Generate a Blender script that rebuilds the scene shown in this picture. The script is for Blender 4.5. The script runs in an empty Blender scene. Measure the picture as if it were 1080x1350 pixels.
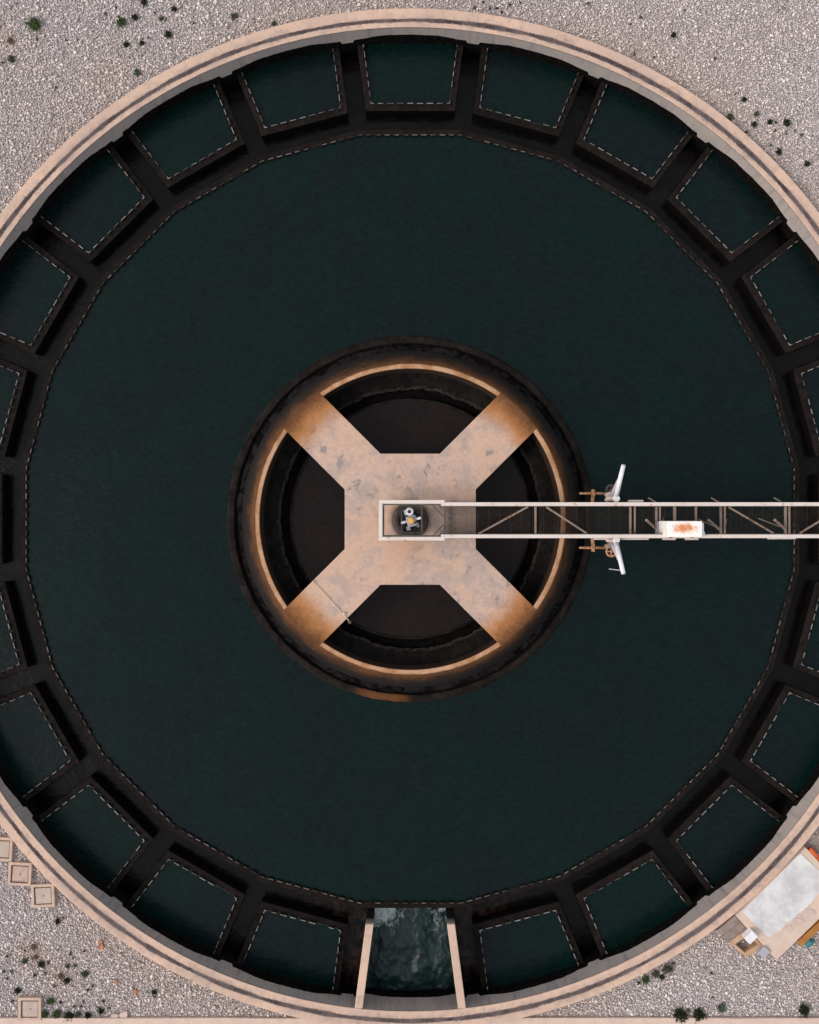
import bpy, math, random
import numpy as np
from mathutils import Vector

random.seed(7); rng = np.random.default_rng(7)
R = math.radians
scn = bpy.context.scene
COL = scn.collection
CAMZ = 30.3           # camera height; the tank rim lies 30 m below it
CX, CY = 0.025, -0.2375   # tank centre

# ---------------------------------------------------------------- helpers
def at(px, py, z=0.3):
    """a point of the photograph taken to its real place at height z"""
    s = 0.025 * (CAMZ - z) / 30.0
    return Vector(((px - 540) * s, (675 - py) * s, z))

def pol(r, deg, z):       # deg clockwise from the top of the picture
    return Vector((CX + r * math.sin(R(deg)), CY + r * math.cos(R(deg)), z))

class MB:
    def __init__(s): s.v = []; s.f = []; s.m = []
    def quad(s, *p, m=0):
        b = len(s.v); s.v += [tuple(q) for q in p]; s.f.append(tuple(range(b, b + len(p)))); s.m.append(m)
    def prism(s, poly, z0, z1, m=0, cap=True):
        b = len(s.v); n = len(poly)
        a = sum(poly[i][0] * poly[(i + 1) % n][1] - poly[(i + 1) % n][0] * poly[i][1] for i in range(n))
        if a < 0: poly = list(reversed(poly))
        s.v += [(p[0], p[1], z0) for p in poly] + [(p[0], p[1], z1) for p in poly]
        for i in range(n):
            j = (i + 1) % n; s.f.append((b + i, b + j, b + n + j, b + n + i)); s.m.append(m)
        if cap:
            s.f.append(tuple(range(b + n, b + 2 * n))); s.m.append(m)
            s.f.append(tuple(reversed(range(b, b + n)))); s.m.append(m)
        return s
    def box(s, c, d, ang=0, m=0):
        c = Vector(c); ca, sa = math.cos(ang), math.sin(ang)
        P = [(c.x + x * ca - y * sa, c.y + x * sa + y * ca) for x, y in
             ((-d[0]/2, -d[1]/2), (d[0]/2, -d[1]/2), (d[0]/2, d[1]/2), (-d[0]/2, d[1]/2))]
        return s.prism(P, c.z - d[2]/2, c.z + d[2]/2, m)
    def bar(s, p, q, w, h=None, m=0):
        """rectangular bar p->q"""
        p, q = Vector(p), Vector(q); h = h or w
        t = (q - p).normalized(); up = Vector((0, 0, 1)) if abs(t.z) < .95 else Vector((1, 0, 0))
        a = t.cross(up).normalized() * (w / 2); c = a.normalized().cross(t).normalized() * (h / 2)
        b = len(s.v)
        for e in (p, q):
            for u in (a + c, a - c, -a - c, -a + c): s.v.append(tuple(e + u))
        for i in range(4):
            j = (i + 1) % 4; s.f.append((b + j, b + i, b + 4 + i, b + 4 + j)); s.m.append(m)
        s.f.append((b, b+1, b+2, b+3)); s.f.append((b+7, b+6, b+5, b+4)); s.m += [m, m]
        return s
    def tube(s, pts, rad, n=10, m=0):
        pts = [Vector(p) for p in pts]; k = len(pts)
        rad = rad if isinstance(rad, (list, tuple)) else [rad] * k
        b = len(s.v)
        for i, p in enumerate(pts):
            t = (pts[min(i + 1, k - 1)] - pts[max(i - 1, 0)]).normalized()
            up = Vector((0, 0, 1)) if abs(t.z) < .9 else Vector((1, 0, 0))
            a = t.cross(up).normalized(); c = a.cross(t).normalized()
            for j in range(n):
                w = 2 * math.pi * j / n
                s.v.append(tuple(p + a * (rad[i] * math.cos(w)) + c * (rad[i] * math.sin(w))))
        for i in range(k - 1):
            for j in range(n):
                j2 = (j + 1) % n
                s.f.append((b + i*n + j2, b + i*n + j, b + (i+1)*n + j, b + (i+1)*n + j2)); s.m.append(m)
        s.f.append(tuple(b + j for j in range(n))); s.m.append(m)
        s.f.append(tuple(b + (k-1)*n + j for j in reversed(range(n)))); s.m.append(m)
        return s
    def lathe(s, prof, cx, cy, n=96, closed=True, m=0, jit=None):
        """profile [(r,z)] turned round the vertical axis"""
        b = len(s.v); k = len(prof)
        for i in range(n):
            w = 2 * math.pi * i / n
            for q, (r, z) in enumerate(prof):
                rr = r + (jit(q, w) if jit else 0)
                s.v.append((cx + rr * math.sin(w), cy + rr * math.cos(w), z))
        for i in range(n):
            i2 = (i + 1) % n
            for q in range(k if closed else k - 1):
                q2 = (q + 1) % k
                s.f.append((b + i*k + q, b + i2*k + q, b + i2*k + q2, b + i*k + q2)); s.m.append(m)
        return s
    def build(s, name, mats, parent=None, smooth=False, fix=True):
        me = bpy.data.meshes.new(name); me.from_pydata(s.v, [], s.f)
        mats = mats if isinstance(mats, (list, tuple)) else [mats]
        for q in mats: me.materials.append(q)
        me.polygons.foreach_set('material_index', s.m)
        if smooth: me.polygons.foreach_set('use_smooth', [True] * len(s.f))
        me.update()
        if fix:
            import bmesh
            bm = bmesh.new(); bm.from_mesh(me); bmesh.ops.recalc_face_normals(bm, faces=bm.faces); bm.to_mesh(me); bm.free()
        o = bpy.data.objects.new(name, me); COL.objects.link(o)
        if parent is not None:
            o.parent = parent
            o.matrix_parent_inverse = parent.matrix_basis.inverted()
        return o

def bevel(o, w, seg=2):
    b = o.modifiers.new('Bevel', 'BEVEL'); b.width = w; b.segments = seg; b.limit_method = 'ANGLE'; b.angle_limit = R(40)
    return o
def tag(o, label=None, cat=None, group=None, kind=None):
    if label: o['label'] = label
    if cat: o['category'] = cat
    if group: o['group'] = group
    if kind: o['kind'] = kind
    return o
def empty(name, loc):
    o = bpy.data.objects.new(name, None); o.location = loc; o.empty_display_size = .2; COL.objects.link(o); return o

# ---------------------------------------------------------------- materials
class NT:
    def __init__(s, name):
        s.mat = bpy.data.materials.new(name); s.mat.use_nodes = True
        s.n = s.mat.node_tree.nodes; s.l = s.mat.node_tree.links
        s.b = s.n['Principled BSDF']; s._p = None
    def pos(s):
        if s._p is None: s._p = s.n.new('ShaderNodeNewGeometry').outputs['Position']
        return s._p
    def link(s, a, b): s.l.new(a, b)
    def put(s, sock, v):
        if hasattr(v, 'links') or isinstance(v, bpy.types.NodeSocket): s.l.new(v, sock)
        elif isinstance(v, (tuple, list)) and len(v) == 3 and sock.type == 'RGBA': sock.default_value = (*v, 1)
        else: sock.default_value = v
    def math(s, op, a, b=0.0, c=None, clamp=False):
        q = s.n.new('ShaderNodeMath'); q.operation = op; q.use_clamp = clamp
        s.put(q.inputs[0], a); s.put(q.inputs[1], b)
        if c is not None: s.put(q.inputs[2], c)
        return q.outputs[0]
    def noise(s, scale, detail=4, rough=.55, vec=None, dist=0, col=False):
        q = s.n.new('ShaderNodeTexNoise'); q.inputs['Scale'].default_value = scale
        q.inputs['Detail'].default_value = detail; q.inputs['Roughness'].default_value = rough
        q.inputs['Distortion'].default_value = dist
        s.l.new(vec if vec is not None else s.pos(), q.inputs['Vector'])
        return q.outputs['Color' if col else 'Fac']
    def voro(s, scale, feature='F1', out='Distance'):
        q = s.n.new('ShaderNodeTexVoronoi'); q.feature = feature; q.inputs['Scale'].default_value = scale
        s.l.new(s.pos(), q.inputs['Vector']); return q.outputs[out]
    def map(s, v, a, b, c=0.0, d=1.0, smooth=True):
        q = s.n.new('ShaderNodeMapRange'); q.interpolation_type = 'SMOOTHSTEP' if smooth else 'LINEAR'
        for i, x in enumerate((v, a, b, c, d)): s.put(q.inputs[i], x)
        return q.outputs[0]
    def mix(s, f, a, b, blend='MIX'):
        q = s.n.new('ShaderNodeMix'); q.data_type = 'RGBA'; q.blend_type = blend
        s.put(q.inputs[0], f); s.put(q.inputs[6], a); s.put(q.inputs[7], b)
        return q.outputs[2]
    def xyz(s, vec=None):
        q = s.n.new('ShaderNodeSeparateXYZ'); s.l.new(vec if vec is not None else s.pos(), q.inputs[0]); return q.outputs
    def polar(s):
        x, y, z = s.xyz()
        dx = s.math('SUBTRACT', x, CX); dy = s.math('SUBTRACT', y, CY)
        r = s.math('SQRT', s.math('ADD', s.math('MULTIPLY', dx, dx), s.math('MULTIPLY', dy, dy)))
        return r, s.math('ARCTAN2', dx, dy), z, dx, dy
    def bump(s, h, strength=.3, dist=.02):
        q = s.n.new('ShaderNodeBump'); q.inputs['Strength'].default_value = strength; q.inputs['Distance'].default_value = dist
        s.l.new(h, q.inputs['Height']); s.l.new(q.outputs[0], s.b.inputs['Normal'])
    def out(s, col, rough=.8, metal=0.0, spec=None, ior=None):
        s.put(s.b.inputs['Base Color'], col); s.put(s.b.inputs['Roughness'], rough); s.put(s.b.inputs['Metallic'], metal)
        if spec is not None: s.b.inputs['Specular IOR Level'].default_value = spec
        if ior is not None: s.b.inputs['IOR'].default_value = ior
        return s.mat

def simple(name, c1, c2, scale=6, rough=.75, bump=.2, metal=0.0, spec=.3, lo=.35, hi=.65):
    t = NT(name); f = t.map(t.noise(scale, 6, .6), lo, hi)
    c = t.mix(f, c1, c2)
    fine = t.noise(scale * 9, 4, .6)
    c = t.mix(t.map(fine, .3, .75, 0, .35), c, tuple(x * .6 for x in c1))
    if bump: t.bump(fine, bump, .015)
    return t.out(c, rough, metal, spec)

def m_rim():
    t = NT('rim_concrete'); r, a, z, dx, dy = t.polar()
    big = t.noise(.5, 5, .6); mid = t.noise(3.2, 6, .62); fine = t.noise(28, 4, .6)
    c = t.mix(t.map(big, .3, .7), (.53, .37, .285), (.45, .32, .255))
    c = t.mix(t.map(mid, .46, .70, 0, .6), c, (.35, .265, .22))
    blot = t.math('MULTIPLY', t.map(t.noise(1.7, 8, .72, dist=.4), .56, .70), t.map(t.noise(.35, 2), .42, .58))
    c = t.mix(t.math('MULTIPLY', blot, .8), c, (.21, .165, .15))
    c = t.mix(t.map(fine, .5, .8, 0, .45), c, (.36, .27, .22))
    # panel joints every few degrees
    fr = t.math('FRACT', t.math('MULTIPLY', a, 180 / math.pi / 7.5))
    j = t.map(t.math('ABSOLUTE', t.math('SUBTRACT', fr, .5)), .0, .010, .35, 0)
    c = t.mix(j, c, (.25, .19, .16))
    # dark track worn by the bridge wheel
    wob = t.math('MULTIPLY', t.math('SUBTRACT', t.noise(1.1, 4), .5), .05)
    edge = t.math('MULTIPLY', t.math('SUBTRACT', t.noise(14, 5, .75), .5), .10)
    rc = t.math('ADD', t.math('SUBTRACT', 16.49, t.math('MULTIPLY', dy, .0026)), wob)
    d = t.math('ADD', t.math('ABSOLUTE', t.math('SUBTRACT', r, rc)), edge)
    wid = t.map(t.noise(.9, 3), .3, .7, .075, .125)
    k = t.map(d, wid, t.math('MULTIPLY', wid, .45), 0, 1)
    k = t.math('MULTIPLY', k, t.map(t.noise(2.3, 6, .7), .25, .6, .84, .98))
    c = t.mix(k, c, (.033, .025, .029))
    halo = t.math('MULTIPLY', t.map(d, .30, .08, 0, .38), t.map(t.noise(1.6, 6, .7), .35, .65))
    c = t.mix(halo, c, (.19, .15, .145))
    # oil spatter beside the track
    sp = t.math('MULTIPLY', t.map(t.noise(11, 3, .6), .66, .72), t.map(t.noise(.7, 2), .5, .62))
    sp = t.math('MULTIPLY', sp, t.map(d, .30, .12, 0, 1))
    c = t.mix(sp, c, (.13, .10, .10))
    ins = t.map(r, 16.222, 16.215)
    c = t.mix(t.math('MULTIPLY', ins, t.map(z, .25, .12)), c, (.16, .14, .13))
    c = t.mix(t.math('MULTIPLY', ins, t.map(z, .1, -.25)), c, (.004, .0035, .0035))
    t.bump(fine, .25, .01)
    return t.out(c, .85, 0, .15)

def m_wall():
    t = NT('wall_concrete'); r, a, z, dx, dy = t.polar()
    fr = t.math('FRACT', t.math('MULTIPLY', a, 180 / math.pi / 15.0))
    d = t.math('ABSOLUTE', t.math('SUBTRACT', fr, .5))          # 0 at a channel stub, .5 at mid cell
    zl = t.math('ADD', -.235, t.math('MULTIPLY', dx, -.0035))
    zl = t.math('ADD', zl, t.math('MULTIPLY', t.math('SUBTRACT', t.noise(.12, 1), .5), .22))
    zl = t.math('SUBTRACT', zl, t.math('MULTIPLY', t.map(dy, -3, -10), .03))
    zl = t.math('SUBTRACT', zl, t.math('MULTIPLY', t.map(t.math('ABSOLUTE', dx), 1.9, 1.7), t.math('MULTIPLY', t.map(dy, -5, -10), .34)))
    zl = t.math('ADD', zl, t.map(d, .10, .30, -.085, .045))
    zl = t.math('SUBTRACT', zl, t.map(d, .060, .040, 0, .17))
    zl = t.math('ADD', zl, t.math('MULTIPLY', t.math('SUBTRACT', t.noise(5, 5, .65), .5), .09))
    alg = t.map(t.math('SUBTRACT', z, zl), .012, -.012)
    big = t.noise(.8, 5, .6)
    streak_v = t.n.new('ShaderNodeMapping'); t.l.new(t.pos(), streak_v.inputs[0]); streak_v.inputs['Scale'].default_value = (1, 1, .12)
    st = t.noise(5.5, 6, .7, vec=streak_v.outputs[0])
    c = t.mix(t.map(big, .3, .7), (.30, .268, .258), (.36, .305, .275))
    c = t.mix(t.map(st, .48, .74, 0, .7), c, (.17, .155, .155))
    dark = t.mix(t.map(t.noise(9, 5), .45, .75), (.0035, .003, .003), (.012, .010, .009))
    c = t.mix(alg, c, dark)
    t.bump(t.noise(24, 4), .25, .02)
    return t.out(c, .9, 0, .03)

def m_weir():
    t = NT('weir_concrete'); n1 = t.noise(2.4, 6, .65); n2 = t.noise(17, 5, .65)
    x, y, z = t.xyz()
    c = t.mix(t.map(n1, .35, .7), (.0070, .0056, .0052), (.0155, .0122, .011))
    c = t.mix(t.map(n2, .5, .75, 0, .7), c, (.040, .028, .023))
    c = t.mix(t.map(n2, .45, .3, 0, .8), c, (.010, .009, .009))
    c = t.mix(t.map(z, -.69, -.74), c, (.003, .0025, .0025))      # slime below the lip
    t.bump(n2, .5, .03)
    return t.out(c, .85, 0, .04)

def m_plate():
    t = NT('weir_plate_metal'); n = t.noise(1.3, 4, .7); n2 = t.noise(20, 3)
    c = t.mix(t.map(n2, .3, .7), (.18, .163, .15), (.30, .275, .255))
    c = t.mix(t.map(n, .42, .62, 0, .9), c, (.05, .038, .032))
    x, y, z = t.xyz()
    c = t.mix(t.map(z, -.61, -.635), c, (.012, .010, .009))
    return t.out(c, .6, 0, .3)

def m_weir_old():
    t = NT('weir_plate_overgrown'); n = t.noise(2.2, 5, .7); n2 = t.noise(20, 3)
    c = t.mix(t.map(n2, .3, .7), (.10, .085, .077), (.20, .175, .16))
    c = t.mix(t.map(n, .40, .58, 0, .95), c, (.022, .017, .0145))
    x, y, z = t.xyz()
    c = t.mix(t.map(z, -.645, -.67), c, (.012, .010, .009))
    return t.out(c, .7, 0, .1)

def water(name, c1, c2, scale, strength, rough=.06, dist=.02, patch=.35, spec=.2, silt=None):
    t = NT(name)
    w = t.n.new('ShaderNodeMapping'); t.l.new(t.pos(), w.inputs[0]); w.inputs['Scale'].default_value = (1, 1.6, 1); w.inputs['Rotation'].default_value = (0, 0, .5)
    p = t.noise(patch, 4, .6, dist=.8)
    c = t.mix(t.map(p, .38, .62), c1, c2)
    fine = t.noise(scale * .8, 7, .72, vec=w.outputs[0], dist=1.0)
    c = t.mix(t.map(fine, .42, .72, 0, .45), c, tuple(min(1, x * 2.2) for x in c1))        # ripple lights painted into the colour, along with turbidity
    c = t.mix(t.map(fine, .55, .30, 0, .5), c, tuple(x * .45 for x in c1))  # dark sides of the ripples, painted into the colour too
    if silt:                                  # brown silt dragged towards the outlet
        r, a, z, dx, dy = t.polar(); e = t.math('ABSOLUTE', dx)
        q = t.math('MULTIPLY', t.map(dy, -12, -13), t.math('MULTIPLY', t.map(e, 4.5, 1.5), t.map(t.noise(2.0, 6, .7, dist=1.5), .42, .66)))
        c = t.mix(q, c, silt)
    h = t.math('ADD', t.noise(scale, 5, .65, vec=w.outputs[0], dist=.6), t.math('MULTIPLY', t.noise(scale * .2, 4, vec=w.outputs[0], dist=.5), 2.2))
    h = t.math('MULTIPLY', h, t.map(t.noise(.22, 2), .35, .65, .45, 1.2))
    t.bump(h, strength, dist)
    return t.out(c, rough, 0, spec, 1.33)

def m_hub():
    t = NT('hub_concrete'); r, a, z, dx, dy = t.polar()
    big = t.noise(.55, 5, .6); mid = t.noise(2.3, 9, .72, dist=.35); fine = t.noise(22, 5, .65)
    c = t.mix(t.map(big, .35, .65), (.47, .31, .23), (.44, .32, .265))
    c = t.mix(t.map(t.noise(1.15, 9, .72, dist=.3), .47, .58, 0, .75), c, (.325, .255, .23))
    flake = t.map(mid, .57, .60)
    c = t.mix(t.math('MULTIPLY', flake, t.map(t.noise(.8, 3), .45, .6)), c, (.215, .18, .165))
    crack = t.map(t.noise(6.0, 8, .78, dist=.9), .64, .68)
    c = t.mix(t.math('MULTIPLY', crack, t.map(t.noise(1.0, 2), .38, .55, 0, .9)), c, (.16, .115, .095))
    c = t.mix(t.map(fine, .5, .8, 0, .4), c, (.33, .235, .19))
    mott = t.noise(7.5, 8, .75)
    c = t.mix(t.map(mott, .46, .68, 0, .5), c, (.30, .205, .16)); c = t.mix(t.map(mott, .45, .28, 0, .4), c, (.55, .40, .32))
    # grease stain round the drive in the middle, warm rust below it
    e = t.math('SQRT', t.math('ADD', t.math('MULTIPLY', dx, dx), t.math('MULTIPLY', t.math('ADD', dy, .75), t.math('ADD', dy, .75))))
    c = t.mix(t.map(t.math('ADD', e, t.math('MULTIPLY', big, .8)), 1.75, .4, 0, .6), c, (.47, .265, .165))
    ring = t.math('ADD', r, t.math('MULTIPLY', t.math('SUBTRACT', t.noise(5, 5), .5), .2))
    c = t.mix(t.map(ring, .78, .55, 0, .85), c, (.10, .065, .055))
    # rust, then black slime, creeping in from the wet rim
    rr = t.math('ADD', r, t.math('MULTIPLY', t.math('SUBTRACT', t.noise(1.6, 6, .7), .5), .8))
    rr = t.math('ADD', rr, t.math('MULTIPLY', t.math('SUBTRACT', t.noise(13, 6, .75), .5), .7))
    c = t.mix(t.map(rr, 3.85, 4.65, 0, .95), c, (.31, .128, .038))
    c = t.mix(t.map(rr, 4.45, 5.15, 0, .93), c, (.080, .030, .0095))
    c = t.mix(t.map(rr, 5.05, 5.55, 0, .97), c, (.0075, .0048, .0038))
    x, y, zz = t.xyz()
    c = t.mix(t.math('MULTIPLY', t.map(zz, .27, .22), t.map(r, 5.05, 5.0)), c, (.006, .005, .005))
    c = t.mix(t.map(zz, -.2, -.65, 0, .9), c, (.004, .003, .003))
    t.bump(t.math('ADD', fine, t.math('MULTIPLY', flake, -.5)), .3, .012)
    return t.out(c, .85, 0, .25)

def m_ring():
    t = NT('hub_ring_lip'); r, a, z, dx, dy = t.polar(); n = t.noise(1.2, 5, .65); f = t.noise(18, 5, .6)
    c = t.mix(t.map(n, .4, .65), (.42, .25, .15), (.28, .135, .062))
    c = t.mix(t.map(f, .5, .8, 0, .6), c, (.18, .085, .04))
    t.bump(f, .25, .01)
    e = t.math('ADD', r, t.math('MULTIPLY', t.math('SUBTRACT', t.noise(3, 5), .5), .12))
    c = t.mix(t.map(e, 5.07, 5.15, 0, .9), c, (.10, .040, .014))
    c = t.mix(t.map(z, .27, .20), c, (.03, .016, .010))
    return t.out(c, .85, 0, .2)

def m_moss(name, c1, c2, c3, s=3.0):
    t = NT(name); n = t.noise(s, 7, .72, dist=.6); f = t.noise(s * 7, 5, .7)
    c = t.mix(t.map(n, .42, .58), c1, c2)
    c = t.mix(t.map(f, .58, .78, 0, .6), c, c3)
    t.bump(t.math('ADD', n, t.math('MULTIPLY', f, .4)), .8, .05)
    return t.out(c, .8, 0, .05)

def m_skirt():
    t = NT('skirt_ring'); r, a, z, dx, dy = t.polar(); n = t.noise(2.2, 6, .7); f = t.noise(15, 5, .7)
    c = t.mix(t.map(n, .35, .65), (.007, .0055, .005), (.017, .0135, .012))
    c = t.mix(t.map(f, .55, .75, 0, .6), c, (.028, .023, .02))
    g = t.math('SQRT', t.math('ADD', t.math('POWER', t.math('ADD', dx, 1.0), 2.0), t.math('POWER', t.math('ADD', dy, 6.1), 2.0)))
    c = t.mix(t.map(t.math('ADD', g, n), 1.65, .95), c, (.10, .042, .018))
    t.bump(f, .6, .03)
    return t.out(c, .8, 0, .04)

def m_paint(name, c1, rust_at=.62, rough=.5, rc=(.27, .10, .035), dirt=(.42, .33, .27)):
    t = NT(name); n = t.noise(2.6, 6, .7); f = t.noise(14, 6, .72)
    c = t.mix(t.map(t.noise(1.3, 4), .4, .7, 0, .7), c1, tuple(.5 * a + .5 * b for a, b in zip(c1, dirt)))
    c = t.mix(t.map(t.math('ADD', n, t.math('MULTIPLY', t.math('SUBTRACT', f, .5), .5)), rust_at, rust_at + .05, 0, .9), c, rc)
    t.bump(f, .15, .01)
    return t.out(c, rough, 0, .35)

def m_cabinet():
    t = NT('cabinet_paint'); x, y, z = t.xyz()
    f = t.noise(9, 7, .75, dist=.8); g = t.noise(42, 3, .6)
    ex = t.math('DIVIDE', t.math('SUBTRACT', x, 8.56), .46); ey = t.math('DIVIDE', t.math('SUBTRACT', y, -.50), .19)
    e = t.math('SQRT', t.math('ADD', t.math('MULTIPLY', ex, ex), t.math('MULTIPLY', ey, ey)))
    k = t.map(t.math('ADD', e, t.math('MULTIPLY', t.math('SUBTRACT', f, .5), 2.8)), 1.15, .25)
    k = t.math('MULTIPLY', k, t.map(z, 1.90, 1.94))
    c = t.mix(t.math('MULTIPLY', k, .95), (.74, .70, .66), (.54, .17, .035))
    c = t.mix(t.math('MULTIPLY', t.map(g, .66, .70), t.map(z, 1.90, 1.94)), c, (.30, .08, .03))
    return t.out(c, .45, 0, .4)

def m_stone():
    t = NT('gravel_stone'); q = t.n.new('ShaderNodeAttribute'); q.attribute_name = 'tint'
    f = t.noise(40, 3, .6)
    c = t.mix(t.map(f, .3, .7, 0, .2), q.outputs['Color'], (.20, .18, .18))
    return t.out(c, .85, 0, .3)

def m_ground():
    t = NT('gravel_ground'); cell = t.voro(11, 'F1', 'Color'); d = t.voro(11, 'F1')
    v = t.xyz(cell)[0]
    c = t.mix(v, (.26, .235, .235), (.46, .415, .42))
    c = t.mix(t.map(d, .25, .65, 0, .7), c, (.24, .21, .21))
    c = t.mix(t.map(t.noise(.35, 4), .45, .65, 0, .4), c, (.32, .25, .20))
    t.bump(d, -.6, .05)
    return t.out(c, .9, 0, .2)

def m_membrane():
    t = NT('roof_membrane'); n = t.noise(1.1, 7, .7, dist=.15); f = t.noise(5.5, 6, .7, dist=.3)
    c = t.mix(t.map(n, .4, .66), (.55, .55, .535), (.41, .385, .40))
    c = t.mix(t.map(f, .6, .72, 0, .8), c, (.74, .74, .70))
    t.bump(n, .2, .03)
    return t.out(c, .55, 0, .35)

def m_foam():
    t = NT('outlet_water'); x, y, z = t.xyz()
    w = t.n.new('ShaderNodeMapping'); t.l.new(t.pos(), w.inputs[0]); w.inputs['Scale'].default_value = (1, .62, 1)
    n = t.noise(3.9, 9, .76, vec=w.outputs[0], dist=.45); f = t.noise(13, 5, .7, dist=.8)
    top = t.map(y, -15.0, -13.3)                                    # where the sheet of water lands
    xx = t.math('ADD', x, t.math('MULTIPLY', t.math('SUBTRACT', t.noise(2.2, 6, .7), .5), 2.2))
    left = t.math('ADD', t.map(xx, .3, -1.1), t.math('MULTIPLY', t.map(xx, .35, 1.0), .6), clamp=True)
    amt = t.math('MULTIPLY', top, t.map(left, 0, 1, .05, 1.0))
    k = t.map(t.math('ADD', n, t.math('MULTIPLY', amt, .42)), .61, .86)
    k = t.math('ADD', k, t.math('MULTIPLY', t.map(f, .70, .76), t.math('MULTIPLY', t.map(y, -15.0, -15.3), t.map(t.noise(1.1, 2), .52, .62))), clamp=True)
    c = t.mix(t.map(n, .35, .65), (.0040, .0125, .0125), (.0085, .023, .0225))
    c = t.mix(t.math('MULTIPLY', k, .85), c, (.46, .54, .53))
    t.bump(t.math('ADD', n, t.math('MULTIPLY', f, .2)), .3, .08)
    return t.out(c, t.map(k, 0, 1, .10, .6), 0, .5, 1.33)

def m_leaf(name, c1, c2):
    t = NT(name); n = t.noise(9, 3)
    return t.out(t.mix(t.map(n, .35, .65), c1, c2), .7, 0, .2)

M = dict(
    rim=m_rim(), wall=m_wall(), weir=m_weir(), plate=m_plate(), plate_old=m_weir_old(),
    water=water('basin_water', (.0017, .0080, .0070), (.0034, .0060, .0076), 7, .30, .10, .03),
    channel=water('channel_water', (.0034, .0026, .0028), (.0018, .0015, .0017), 3.2, .3, .16, .05, .6, .22, (.034, .019, .012)),
    pit=water('feed_water', (.0105, .0062, .0056), (.0080, .0054, .0056), 8, .12, .12, .02, .5),
    deep=simple('deep_slime', (.003, .0025, .0025), (.006, .005, .005), 4, .9, 0, 0, .02),
    hub=m_hub(), ring=m_ring(), skirt=m_skirt(),
    mat=m_moss('algae_mat', (.0012, .001, .001), (.0125, .0105, .0115), (.020, .017, .0165), 2.6),
    ledge=m_moss('mossy_ledge', (.0060, .0052, .0050), (.0125, .0105, .0092), (.022, .018, .0155), 3.5),
    fringe=m_moss('algae_fringe', (.012, .0095, .008), (.035, .029, .025), (.08, .066, .058), 8),
    girder=m_paint('girder_paint', (.56, .49, .45), .615),
    steel=m_paint('bracing_paint', (.26, .19, .152), .56, .6, (.16, .07, .03), (.18, .13, .10)),
    grate=simple('grating_steel', (.050, .037, .029), (.085, .062, .05), 7, .6, .1, .3),
    rust=simple('rusty_steel', (.26, .11, .045), (.40, .22, .12), 9, .75, .3),
    white=simple('white_paint', (.70, .68, .70), (.62, .60, .62), 5, .45, .05),
    greyp=simple('grey_paint', (.38, .36, .38), (.30, .29, .31), 5, .5, .05),
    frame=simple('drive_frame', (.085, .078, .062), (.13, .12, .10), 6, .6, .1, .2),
    motor=simple('motor_grey', (.40, .39, .42), (.28, .28, .32), 8, .4, .05, .2),
    yellow=simple('yellow_cap', (.70, .42, .13), (.60, .33, .08), 12, .5, .1),
    black=simple('black_rubber', (.008, .008, .009), (.014, .013, .014), 9, .6, .1),
    flange=simple('greasy_steel', (.035, .022, .018), (.075, .048, .04), 7, .55, .2, .2),
    cabinet=m_cabinet(), stone=m_stone(), ground=m_ground(), membrane=m_membrane(), foam=m_foam(),
    pad=simple('pad_concrete', (.50, .36, .28), (.42, .31, .245), 4, .85, .2),
    lid=simple('lid_concrete', (.43, .345, .30), (.38, .29, .24), 5, .85, .2),
    lidr=simple('lid_concrete_rosy', (.47, .33, .275), (.38, .265, .22), 5, .85, .2),
    groove=simple('lid_groove', (.26, .165, .115), (.34, .225, .165), 6, .9, .2),
    slab=simple('slab_concrete', (.56, .43, .35), (.50, .385, .32), 2.5, .85, .2),
    kerb=simple('kerb_concrete', (.56, .42, .35), (.49, .37, .31), 3, .85, .2),
    path=simple('path_concrete', (.33, .30, .28), (.27, .25, .24), 3, .9, .2),
    tan=simple('tan_render', (.40, .235, .145), (.46, .30, .20), 5, .85, .3),
    brown=simple('old_board', (.20, .155, .13), (.27, .215, .19), 4, .85, .3),
    orange=simple('orange_plastic', (.62, .10, .02), (.52, .08, .02), 6, .4, .05),
    wood=simple('ochre_beam', (.36, .16, .035), (.30, .12, .03), 5, .7, .2),
    teal=simple('teal_plastic', (.03, .13, .15), (.05, .19, .20), 9, .5, .4),
    tile=simple('terracotta', (.48, .20, .115), (.38, .14, .07), 9, .85, .3),
    pink=simple('pink_plaster', (.52, .40, .36), (.46, .34, .30), 7, .9, .3),
    chrome=simple('dull_zinc', (.45, .40, .36), (.55, .48, .42), 9, .5, .1),
    leaf_dark=m_leaf('dark_leaf', (.008, .012, .005), (.020, .027, .010)),
    leaf_green=m_leaf('green_leaf', (.035, .060, .016), (.060, .090, .028)),
    leaf_dull=m_leaf('dull_leaf', (.050, .055, .035), (.085, .085, .055)),
    leaf_grey=m_leaf('grey_green_leaf', (.055, .085, .060), (.090, .115, .085)),
    leaf_dry=m_leaf('dry_leaf', (.13, .080, .050), (.20, .125, .085)),
)

# ---------------------------------------------------------------- tank dimensions
ZR, ZW, ZT, ZC = .30, -.75, -.70, -1.15      # rim, basin water, weir wall tops, channel water
R_IN, R_OUT = 16.225, 16.862
A_PL, A_IN, A_FACE, A_BOX = 13.07, 13.25, 13.90, 14.105   # apothems: inner weir plate / wall back, cell wall face / cell plate
W_ST, W_PL = .315, .509                      # half width of the channel stub, to the cell-side plate
SN, CS = math.sin(R(7.5)), math.cos(R(7.5))

tank = empty('settling_tank', (CX, CY, -4))
tag(tank, 'huge round concrete settling tank ringed by square overflow cells and a cream walkway rim', 'tank')

b = MB().lathe([(R_IN, .27), (R_IN + .03, ZR), (R_OUT - .03, ZR), (R_OUT, .27), (R_OUT, -.3), (R_IN, -.3 + .0)], CX, CY, 192)
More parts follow.
